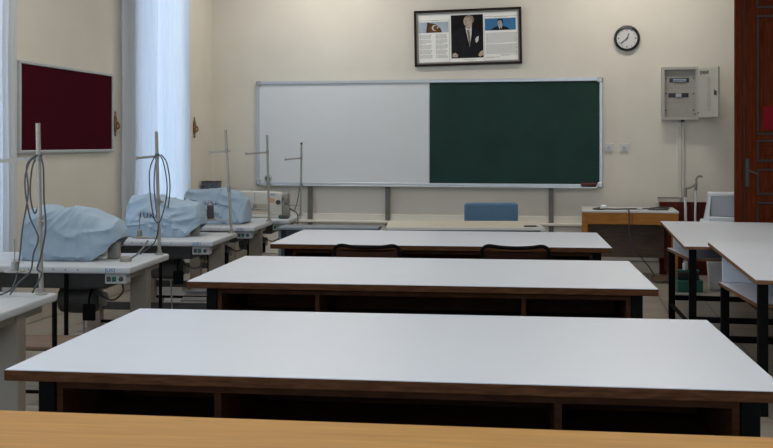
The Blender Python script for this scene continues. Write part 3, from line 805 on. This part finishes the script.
# ------------------------------------------------------------------ sewing stations
def sewing_table(label, H):
    """origin: right end of the front edge, on the floor; the slab runs to -X and +Y"""
    t = thing('sewing_table', label, 'sewing table', group='industrial sewing tables')
    W, D = 1.15, .73
    top = part('tabletop', M['enamel'], t, lambda bm: box(bm, -W, 0, 0, D, H - .042, H, bev=.012, seg=3), True)
    bm = text_bm('JUKI', .034)
    bm.transform(Matrix.Translation((-.12, -.0008, H - .021)) @ R_FRONT)
    obj('lettering', bm, M['blue_ink'], top)
    def marks(bm):
        for k in range(5): box(bm, -.62 + k * .075, -.612 + k * .075, -.0012, -.0002, H - .024, H - .016)
    part('rule_marks', M['blue_ink'], top, marks)
    part('machine_cutout', M['rubber'], top, lambda bm: box(bm, -.86, -.30, .27, .29, H, H + .0006))
    for x in (-.085, -W + .085):
        bpart('leg', M['legbeige'], t, x - .055, x + .055, .38, .46, .04, H - .043, bev=.006)
        part('foot', M['legbeige'], t, lambda bm: box(bm, x - .04, x + .04, .06, .70, 0, .045, bev=.008))
        bpart('cross_head', M['legbeige'], t, x - .04, x + .04, .10, .66, H - .085, H - .043, bev=.004)
    bpart('stretcher', M['motor'], t, -W + .141, -.141, .42, .45, .17, .23)
    bpart('oil_pan', M['motor'], t, -.92, -.20, .16, .50, H - .155, H - .043, bev=.012)
    def mo(bm):
        lathe(bm, [(.04, -.14), (.085, -.13), (.092, -.05), (.092, .07), (.075, .10), (.03, .12)], (-.46, .42, H - .255), 'x', 20)
        box(bm, -.54, -.40, .34, .50, H - .19, H - .156, bev=.006)
    part('motor', M['motor'], t, mo, True)
    part('motor_pulley', M['machine_grey'], t, lambda bm: lathe(bm, [(.045, .121), (.045, .130), (.034, .136), (.045, .142), (.045, .15)], (-.46, .42, H - .255), 'x', 18), True)
    bx = bpart('switch_box', M['boxgrey'], t, -.165, -.035, .03, .11, H - .105, H - .043, bev=.006)
    o = part('switch_button', M['rubber'], bx, lambda bm: box(bm, -.152, -.127, .022, .0295, H - .09, H - .06, bev=.003)); o['label'] = 'dark red stop button'
    part('switch_button', M['green'], bx, lambda bm: box(bm, -.12, -.095, .022, .0295, H - .09, H - .06, bev=.003))
    part('speed_dial', M['rubber'], bx, lambda bm: lathe(bm, [(.014, .0295), (.012, .02)], (-.066, 0, H - .075), 'y', 14))
    part('treadle', M['machine_grey'], t, lambda bm: box(bm, -.72, -.38, .22, .46, .10, .115, mx=Matrix.Translation((0, .34, .1)) @ Matrix.Rotation(math.radians(14), 4, 'X') @ Matrix.Translation((0, -.34, -.1))))
    part('pitman_rod', M['machine_grey'], t, lambda bm: tube(bm, [(-.42, .36, .12), (-.44, .38, H - .34)], .006, 8))
    part('support_tube', M['black'], t, lambda bm: tube(bm, [(-.43, .10, 0), (-.43, .10, H - .043)], .013, 10), True)
    part('lower_bar', M['black'], t, lambda bm: tube(bm, [(-W + .18, .30, .10), (-.18, .30, .10)], .012, 8))
    part('knee_lifter', M['black'], t, lambda bm: (tube(bm, smooth_path([(-.33, .26, H - .16), (-.33, .2, H - .22), (-.30, .14, H - .26)], 4), .007, 8), box(bm, -.34, -.26, .12, .135, H - .34, H - .24, bev=.006)), True)
    part('hanging_cable', M['cable'], t, lambda bm: tube(bm, smooth_path([(-.10, .115, H - .08), (-.11, .18, H - .17), (-.22, .28, H - .24), (-.36, .36, H - .2)], 5), .006, 7), True)
    return t

def thread_stand(label, loc, H, arm, arm_a, lean, tray):
    """H: pole height above the table"""
    t = thing('thread_stand', label, 'thread stand', loc, 0, 'thread stands on the sewing tables')
    part('base_flange', M['machine_grey'], t, lambda bm: lathe(bm, [(.028, 0), (.028, .006), (.016, .012), (.014, .03)], n=16), True)
    part('pole', M['stand'], t, lambda bm: tube(bm, [(0, 0, .005), (-lean, 0, H)], .011, 12), True)
    part('pole_joint', M['machine_grey'], t, lambda bm: (cyl(bm, (-lean * .42, 0, H * .40), (-lean * .46, 0, H * .455), .016, 12), tube(bm, [(-lean * .43, 0, H * .43), (.03, -.01, H * .43)], .006, 8)), True)
    ca, sa = math.cos(arm_a), math.sin(arm_a)
    z = H * .80; R = Matrix.Rotation(arm_a, 4, 'Z')
    part('guide_arm', M['stand'], t, lambda bm: (box(bm, .005, arm, -.004, .004, z - .008, z + .008, bev=.001, mx=Matrix.Translation((0, 0, z)) @ R @ Matrix.Rotation(math.radians(5), 4, 'Y') @ Matrix.Translation((0, 0, -z))), tube(bm, [(R @ Vector((arm - .006, 0, z - .026))), (R @ Vector((arm - .006, 0, z - .002)))], .008, 8)))
    part('arm_clamp', M['machine_grey'], t, lambda bm: cyl(bm, (-lean * .8, 0, z - .018), (-lean * .8, 0, z + .018), .014, 12), True)
    zl = .105
    part('spool_arm', M['stand'], t, lambda bm: (box(bm, .005, tray + .02, -.014, .014, zl - .003, zl + .003, bev=.001, mx=R)))
    p = R @ Vector((tray, 0, 0))
    sp = part('spool_pin', M['machine_grey'], t, lambda bm: (tube(bm, [(p.x, p.y, zl + .003), (p.x, p.y, zl + .16)], .003, 8), lathe(bm, [(.05, .003), (.05, .008), (.018, .012), (.016, .05), (.006, .055)], (p.x, p.y, zl), n=16)), True)
    return t

def sewing_machine(label, loc, rz):
    """origin: middle of the bed on the table; arm along X, handwheel at +X, needle at -X"""
    t = thing('sewing_machine', label, 'sewing machine', loc, rz, 'industrial sewing machines')
    part('bed', M['machine'], t, lambda bm: box(bm, -.25, .23, -.085, .085, .0, .025, bev=.008, seg=2), True)
    def body(bm):
        # side outline of column and arm
        poly = [(.23, .025), (.23, .225), (.222, .25), (.20, .262), (-.20, .275), (-.245, .268), (-.255, .245), (-.255, .135), (-.245, .125), (-.185, .125), (-.175, .145), (-.155, .165), (.06, .155), (.09, .14), (.105, .10), (.105, .025)]
        prism(bm, poly, -.055, .055)
        es = [e for e in bm.edges if abs(e.verts[0].co.y - e.verts[1].co.y) < 1e-6]
        bmesh.ops.bevel(bm, geom=es, offset=.014, segments=3, affect='EDGES', profile=.5)
    bd = part('arm_body', M['machine'], t, body, True)
    bm = text_bm('JUKI', .042); bm.transform(Matrix.Translation((.125, -.0558, .235)) @ R_FRONT); obj('lettering', bm, M['blue_ink'], bd)
    bpart('sticker', M['orange_label'], bd, .105, .155, -.0566, -.0552, .155, .205, bev=0)
    part('stitch_dial', M['rubber'], t, lambda bm: lathe(bm, [(.024, -.0552), (.024, -.07), (.018, -.075)], (.195, 0, .16), 'y', 18), True)
    part('handwheel', M['machine_grey'], t, lambda bm: lathe(bm, [(.02, .231), (.028, .245), (.062, .25), (.066, .262), (.066, .285), (.058, .295), (.03, .298), (.012, .30)], (0, 0, .195), 'x', 26), True)
    part('belt_guard', M['machine_grey'], t, lambda bm: box(bm, .2305, .30, -.035, .055, .0, .125, bev=.012, seg=2), True)
    part('needle_bar', M['steel'], t, lambda bm: tube(bm, [(-.215, -.0, .124), (-.215, 0, .06), (-.215, 0, .03)], [.007, .006, .0015], 10), True)
    part('presser_foot', M['steel'], t, lambda bm: (tube(bm, [(-.195, 0, .124), (-.195, 0, .045)], .006, 8), box(bm, -.225, -.188, -.025, .02, .0285, .042, bev=.004)))
    part('tension_knob', M['steel'], t, lambda bm: lathe(bm, [(.02, -.0552), (.02, -.062), (.012, -.066), (.012, -.09)], (-.19, 0, .2), 'y', 16), True)
    part('thread_guide', M['steel'], t, lambda bm: tube(bm, [(-.10, 0, .272), (-.10, 0, .305)], .004, 8))
    return t

def cover_mesh(bm, L, top, bot, dep, seed):
    """Cloth cover: cross sections along X; top(u), bot(u) heights, dep(u) half depths"""
    nu, nv = 84, 64
    rings = []
    for i in range(nu + 1):
        u = i / nu
        ends = min(1.0, min(u, 1 - u) / .07); k = math.sqrt(max(0, 1 - (1 - ends) ** 2)) * .9 + .1
        zt, zb, d = top(u), bot(u), dep(u)
        ring = []
        for j in range(nv + 1):
            a = PI * j / nv
            cy = -math.copysign(abs(math.cos(a)) ** .55, math.cos(a)); sz = math.sin(a) ** .62
            z = zb + (zt - zb) * sz
            y = cy * d * (1.06 - .18 * sz)
            if i in (0, nu): y *= .9
            p = Vector((L * (u - .5), y * k, zb + (z - zb) * (.86 + .14 * k)))
            # folds: long creases pulled diagonally over the machine, plus soft lumps
            S = Vector((seed * 3.1, seed, seed * .7))
            n1 = noise.noise(p * 5 + S); n2 = noise.noise(p * 13 + S * 2)
            wv = noise.noise(p * 3 + S) * .5
            d1 = 1 - abs(noise.noise(Vector((p.x * 4 + p.z * 11 + wv * 3, p.z * 4 - p.x * 3, p.y * 4)) + S)) * 2.4
            d2 = 1 - abs(noise.noise(Vector((p.x * 12 - p.z * 7 + wv * 4, p.z * 5, p.y * 5)) + S * 3)) * 2.6
            off = .006 + .020 * n1 + .008 * n2 + .024 * max(0, d1) ** 1.5 + .014 * max(0, d2) ** 1.5
            off = max(off, -.006)
            w = min(1, (p.z - zb) / .03 + .25)
            nrm = Vector((0, p.y, .8 * (p.z - (zb + zt) / 2)))
            if nrm.length > 1e-5: p += nrm.normalized() * off * w
            if p.z < .003: p.z = .003
            ring.append(bm.verts.new(p))
        rings.append(ring)
    for i in range(nu):
        for j in range(nv):
            bm.faces.new((rings[i][j], rings[i + 1][j], rings[i + 1][j + 1], rings[i][j + 1]))
    bm.faces.new(rings[0]); bm.faces.new(rings[-1][::-1])

def interp(tab):
    def f(u):
        for (a, va), (b_, vb) in zip(tab, tab[1:]):
            if u <= b_:
                t = (u - a) / (b_ - a); t = t * t * (3 - 2 * t) * .5 + t * .5
                return va + (vb - va) * t
        return tab[-1][1]
    return f

def machine_cover(label, loc, rz, L, top, bot, dep, seed, text=None):
    bm = B(); cover_mesh(bm, L, interp(top), interp(bot), interp(dep), seed)
    bmesh.ops.recalc_face_normals(bm, faces=bm.faces[:])
    tree = BVHTree.FromBMesh(bm)
    o = obj('machine_cover', bm, M['cover'], None, True, loc, rz)
    tag(o, label, 'machine cover', 'blue covers on the sewing machines')
    if text:
        s, size, cx, cz, tilt = text
        tb = text_bm(s, size, 0, 1.35)
        bmesh.ops.subdivide_edges(tb, edges=tb.edges[:], cuts=1)
        tb.transform(Matrix.Translation((cx, -1, cz)) @ Matrix.Rotation(tilt, 4, 'Y') @ R_FRONT)
        for v in tb.verts:
            hit = tree.ray_cast(v.co, Vector((0, 1, 0)))
            v.co.y = (hit[0].y if hit[0] else -dep[1][1]) - .003
        obj('lettering', tb, M['dark_ink'], o)
    return o

RT = math.radians(5)
ST = [  # right front corner (x, y), table height, label
    ((-2.40, 3.74), .76, 'nearest sewing table at the left picture edge, cut off by the frame'),
    ((-2.553, 5.46), .76, 'sewing table with the large blue covered machine in front of the pinboard'),
    ((-2.63, 7.02), .76, 'sewing table with the covered machine in front of the far window'),
    ((-2.72, 8.27), .76, 'fourth sewing table from the front, with the small far covered machine'),
    ((-2.81, 9.62), .715, 'farthest sewing table, carrying the uncovered machine'),
]
st0 = None
tops = []
for (x, y), h, lb in ST:
    if abs(h - .76) < 1e-6:
        if st0 is None:
            st0 = sewing_table(lb, h); st0.location = (x, y, 0); st0.rotation_euler = (0, 0, RT)
        else: dup(st0, (x, y, 0), RT, lb)
    else:
        s = sewing_table(lb, h); s.location = (x, y, 0); s.rotation_euler = (0, 0, RT)
def on(i, dx, dy, dz=0):
    (x, y), h, _ = ST[i]
    c, s = math.cos(RT), math.sin(RT)
    return (x + dx * c - dy * s, y + dx * s + dy * c, h + dz)

# machines and their covers
covers = [
    (1, 'large crumpled pale blue cover on the machine before the maroon pinboard', .64, -.50, .42,
     [(0, .25), (.08, .295), (.2, .318), (.45, .305), (.65, .275), (.82, .25), (.93, .232), (1, .17)],
     [(0, 0), (.74, 0), (.86, .05), (.94, .11), (1, .14)], [(0, .13), (.2, .165), (.7, .16), (1, .10)], 1.3, None),
    (2, 'pale blue cover with dark lettering on the machine below the far window', .61, -.485, .42,
     [(0, .23), (.08, .275), (.3, .295), (.55, .285), (.8, .245), (.93, .232), (1, .17)],
     [(0, 0), (.8, 0), (.92, .06), (1, .10)], [(0, .13), (.2, .16), (.7, .155), (1, .11)], 4.1, ('JUKI', .058, -.09, .165, math.radians(2))),
    (3, 'pale blue cover with dark lettering on the machine nearest the whiteboard', .60, -.44, .42,
     [(0, .22), (.1, .275), (.3, .30), (.6, .295), (.85, .265), (1, .20)],
     [(0, 0), (.9, 0), (1, .03)], [(0, .13), (.2, .16), (.7, .155), (1, .12)], 7.7, ('JUKI', .055, -.03, .19, math.radians(2))),
]
for (i, lb, L, dx, dy, tp, bt, dp, sd, tx) in covers:
    machine_cover(lb, on(i, dx, dy), RT, L, tp, bt, dp, sd, tx)
m0 = sewing_machine('sewing machine under the large blue cover, its grey wheel end showing', on(1, -.485, .42), RT)
m0.scale = (.86, .86, .86)
dup(m0, on(2, -.485, .42), RT, 'sewing machine under the lettered blue cover below the far window')
dup(m0, on(3, -.44, .42), RT, 'sewing machine under the blue cover nearest the whiteboard')
m5 = dup(m0, on(4, -.36, .36), RT, 'uncovered ivory sewing machine below the left end of the whiteboard')
m5.scale = (1, 1, 1)

# thread stands (right rear corner of every table)
SP = [(0, -.05, .66, .82, 'thread stand on the nearest sewing table, hung with dark cables', .22),
      (1, -.045, .665, .80, 'thread stand beside the large covered machine, hung with a cable loop', .16),
      (2, -.03, .665, .83, 'thread stand beside the covered machine below the far window', .19),
      (3, -.015, .66, .80, 'thread stand overlapping the left edge of the whiteboard', .225),
      (4, .0, .66, .76, 'farthest thread stand with black cap, in front of the whiteboard', .17)]
stands = []
for (i, dx, dy, h, lb, arm) in SP:
    stands.append(thread_stand(lb, on(i, dx, dy), h, arm, PI + math.radians(4), (.018, .022, .05, .02, -.01)[i], (.135, .135, .175, .135, .135)[i]))
part('pole_cap', M['blackplastic'], stands[4], lambda bm: cyl(bm, (.01, 0, .755), (.01, 0, .775), .012, 12))
# cable loops
def hang(label, stand, paths, m, r, cat='cable'):
    t = thing('hanging_cable', label, cat, stand.location[:])
    for p in paths: part('strand', m, t, lambda bm: tube(bm, smooth_path(p, 6), r, 8), True)
    return t
z = .82 * .80
hang('dark cable loops hanging from the nearest thread stand', stands[0], [
    [(-.01, -.012, z + .012), (-.05, -.018, z - .02), (-.075, -.02, z - .12), (-.05, -.02, z - .28), (-.005, -.02, z - .38), (-.03, -.02, z - .46), (-.045, -.02, z - .54), (-.09, -.05, .06), (-.11, -.09, .01)],
    [(-.02, -.014, z + .012), (-.065, -.02, z - .04), (-.055, -.024, z - .17), (-.085, -.024, z - .34), (-.10, -.03, z - .5), (-.12, -.05, .04), (-.16, -.12, .008), (-.20, -.28, .008)],
    [(.0, -.012, z + .016), (.02, -.018, z - .05), (.025, -.02, z - .2), (.035, -.022, z - .33), (.012, -.022, z - .46), (-.01, -.02, z - .53), (.012, -.02, .10), (-.03, -.03, .012)],
    [(-.005, .012, z + .014), (-.025, .02, z - .06), (-.02, .02, z - .18), (-.045, .02, z - .27), (-.07, .02, z - .18), (-.055, .016, z - .04), (-.012, .013, z + .01)]], M['cable'], .0042)
z = .80 * .80
hang('dark cable loop hanging from the stand beside the large covered machine', stands[1], [
    [(0, -.012, z + .012), (.03, -.016, z - .03), (.055, -.018, z - .14), (.06, -.02, z - .24), (.035, -.02, z - .36), (.005, -.02, z - .43), (-.03, -.02, z - .40), (-.055, -.02, z - .25), (-.06, -.02, z - .10), (-.03, -.016, z - .01), (0, -.013, z + .012)],
    [(-.005, .012, z + .01), (-.035, .016, z - .05), (-.045, .018, z - .2), (-.03, .02, z - .36), (.0, -.02, z - .46), (-.02, -.02, z - .55), (-.05, -.05, .05), (-.09, -.10, .010)],
    [(.005, .012, z + .01), (.045, .016, z - .05), (.065, .018, z - .2), (.05, .02, z - .34)]], M['cable'], .0042)
# loose cables on the far machines
t = thing('loose_cable', 'dark cables tangled on the farthest sewing table beside the uncovered machine', 'cable', on(4, -.10, .40))
part('strand', M['cable'], t, lambda bm: tube(bm, smooth_path([(-.02, .02, .02), (.02, -.03, .09), (.07, .0, .07), (.1, .06, .03), (.115, .02, -.06), (.112, -.05, -.16)], 6), .006, 7), True)
part('strand', M['cable'], t, lambda bm: tube(bm, smooth_path([(-.04, .1, .01), (.0, .12, .08), (.03, .2, .06), (.06, .24, .2), (.07, .25, .3)], 6), .005, 7), True)
t = thing('foot_switch', 'small dark switch lying on the farthest sewing table', 'switch', on(4, -.085, .20), RT)
bpart('switch_case', M['rubber'], t, -.05, .05, -.035, .035, 0, .035, bev=.008)
bpart('switch_cap', M['green'], t, -.045, -.015, -.037, -.0352, .006, .028, bev=0)
t = thing('spool_cone', 'small grey thread cone on the front right of the large covered machine table', 'thread cone', on(1, -.125, .27))
part('cone', M['machine_grey'], t, lambda bm: lathe(bm, [(.035, 0), (.036, .02), (.028, .03), (.02, .032)], n=18), True)
part('cone_rod', M['cable_grey'], t, lambda bm: tube(bm, smooth_path([(.03, 0, .02), (.07, .03, .05), (.10, .10, .12)], 4), .006, 8), True)
t = thing('thread_cone', 'dark thread cone on the spool arm of the stand below the far window', 'thread cone', stands[2].location + Vector((-.1746, -.0122, .117)))
part('thread', M['motor'], t, lambda bm: lathe(bm, [(.030, 0), (.026, .105), (.012, .107)], n=18), True)
part('core_tip', M['boxgrey'], t, lambda bm: lathe(bm, [(.010, .1071), (.008, .122)], n=12), True)

# grey container standing on a low cabinet in the corner
t = thing('corner_cabinet', 'beige cabinet in the room corner, hidden behind the covered machines', 'cabinet', (-4.14, 11.50, 0))
bpart('body', M['legbeige'], t, -.22, .2, -.2, .2, 0, .90)
bpart('door', M['legbeige'], t, -.21, .19, -.215, -.2005, .05, .88)
t = thing('storage_basket', 'small dark blue-grey basket in the room corner behind the covered machines', 'basket', (-4.30, 11.45, .90))
def bas(bm):
    box(bm, -.10, .09, -.09, .09, 0, .125, bev=.012, seg=2)
part('body', M['bucket'], t, bas, True)
part('rim', M['rubber'], t, lambda bm: (box(bm, -.104, .094, -.094, .094, .115, .128, bev=.004)), True)

# plank stool between the first two sewing tables
t = thing('bench', 'low brown wooden bench with black tube legs between the nearest sewing tables', 'bench', (-2.62, 4.92, 0), math.radians(4))
bpart('seat', M['seatwood'], t, -.42, .16, -.15, .16, .405, .43, bev=.006)
for sx in (-.36, .10):
    for sy in (-.08, .12):
        part('leg', M['black'], t, lambda bm: tube(bm, [(sx, sy, 0), (sx, sy, .404)], .0125, 10), True)
part('back_post', M['black'], t, lambda bm: tube(bm, [(-.03, -.166, 0), (-.03, -.166, .69)], .013, 10), True)
part('brace', M['black'], t, lambda bm: (tube(bm, [(-.36, .02, .15), (.10, .02, .15)], .01, 8), tube(bm, [(-.36, -.08, .15), (-.36, .12, .15)], .01, 8), tube(bm, [(.10, -.08, .15), (.10, .12, .15)], .01, 8)))

# ------------------------------------------------------------------ light and camera
w = bpy.data.worlds.new('overcast_sky'); scene.world = w; w.use_nodes = True
bg = w.node_tree.nodes['Background']; bg.inputs['Color'].default_value = (.62, .79, 1.0, 1); bg.inputs["Strength"].default_value = 4.2
def portal(name, loc, rot, sx, sy):
    l = bpy.data.lights.new(name, 'AREA'); l.shape = 'RECTANGLE'; l.size = sx; l.size_y = sy
    l.cycles.is_portal = True
    o = bpy.data.objects.new(name, l); COL.objects.link(o); o.location = loc; o.rotation_euler = rot
for i, (a, c) in enumerate(WIN):
    portal('window_daylight', (XL - REV - .03, (a + c) / 2, (SILL + HEAD) / 2), (0, -PI / 2, 0), HEAD - SILL, c - a)
portal('rear_daylight', (-.5, YR - .25, 2.2), (PI / 2, 0, 0), 4.2, 2.4)

# ceiling lamps (rows of fluorescent fittings above the picture)
for y, e in ((2.2, 29), (6.4, 29), (10.8, 26)):
    for x in (-2.9, .6):
        l = bpy.data.lights.new('ceiling_lamp', 'AREA'); l.shape = 'RECTANGLE'; l.size = 1.3; l.size_y = .16
        l.energy = e; l.color = (1.0, .935, .84)
        o = bpy.data.objects.new('ceiling_lamp', l); COL.objects.link(o); o.location = (x, y, ZC - .12)

cam = bpy.data.cameras.new('camera'); co = bpy.data.objects.new('camera', cam); COL.objects.link(co)
co.location = (0, 0, 1.485); co.rotation_euler = (PI / 2, 0, math.radians(10.675))
cam.sensor_width = 36; cam.lens = 36 * 1000 / 773; cam.shift_y = -(224 - 143) / 773
cam.clip_start = .05
scene.camera = co
vs = scene.view_settings
vs.view_transform = 'Standard'; vs.look = 'None'; vs.gamma = 1; vs.exposure = 0.12
vs.use_curve_mapping = False
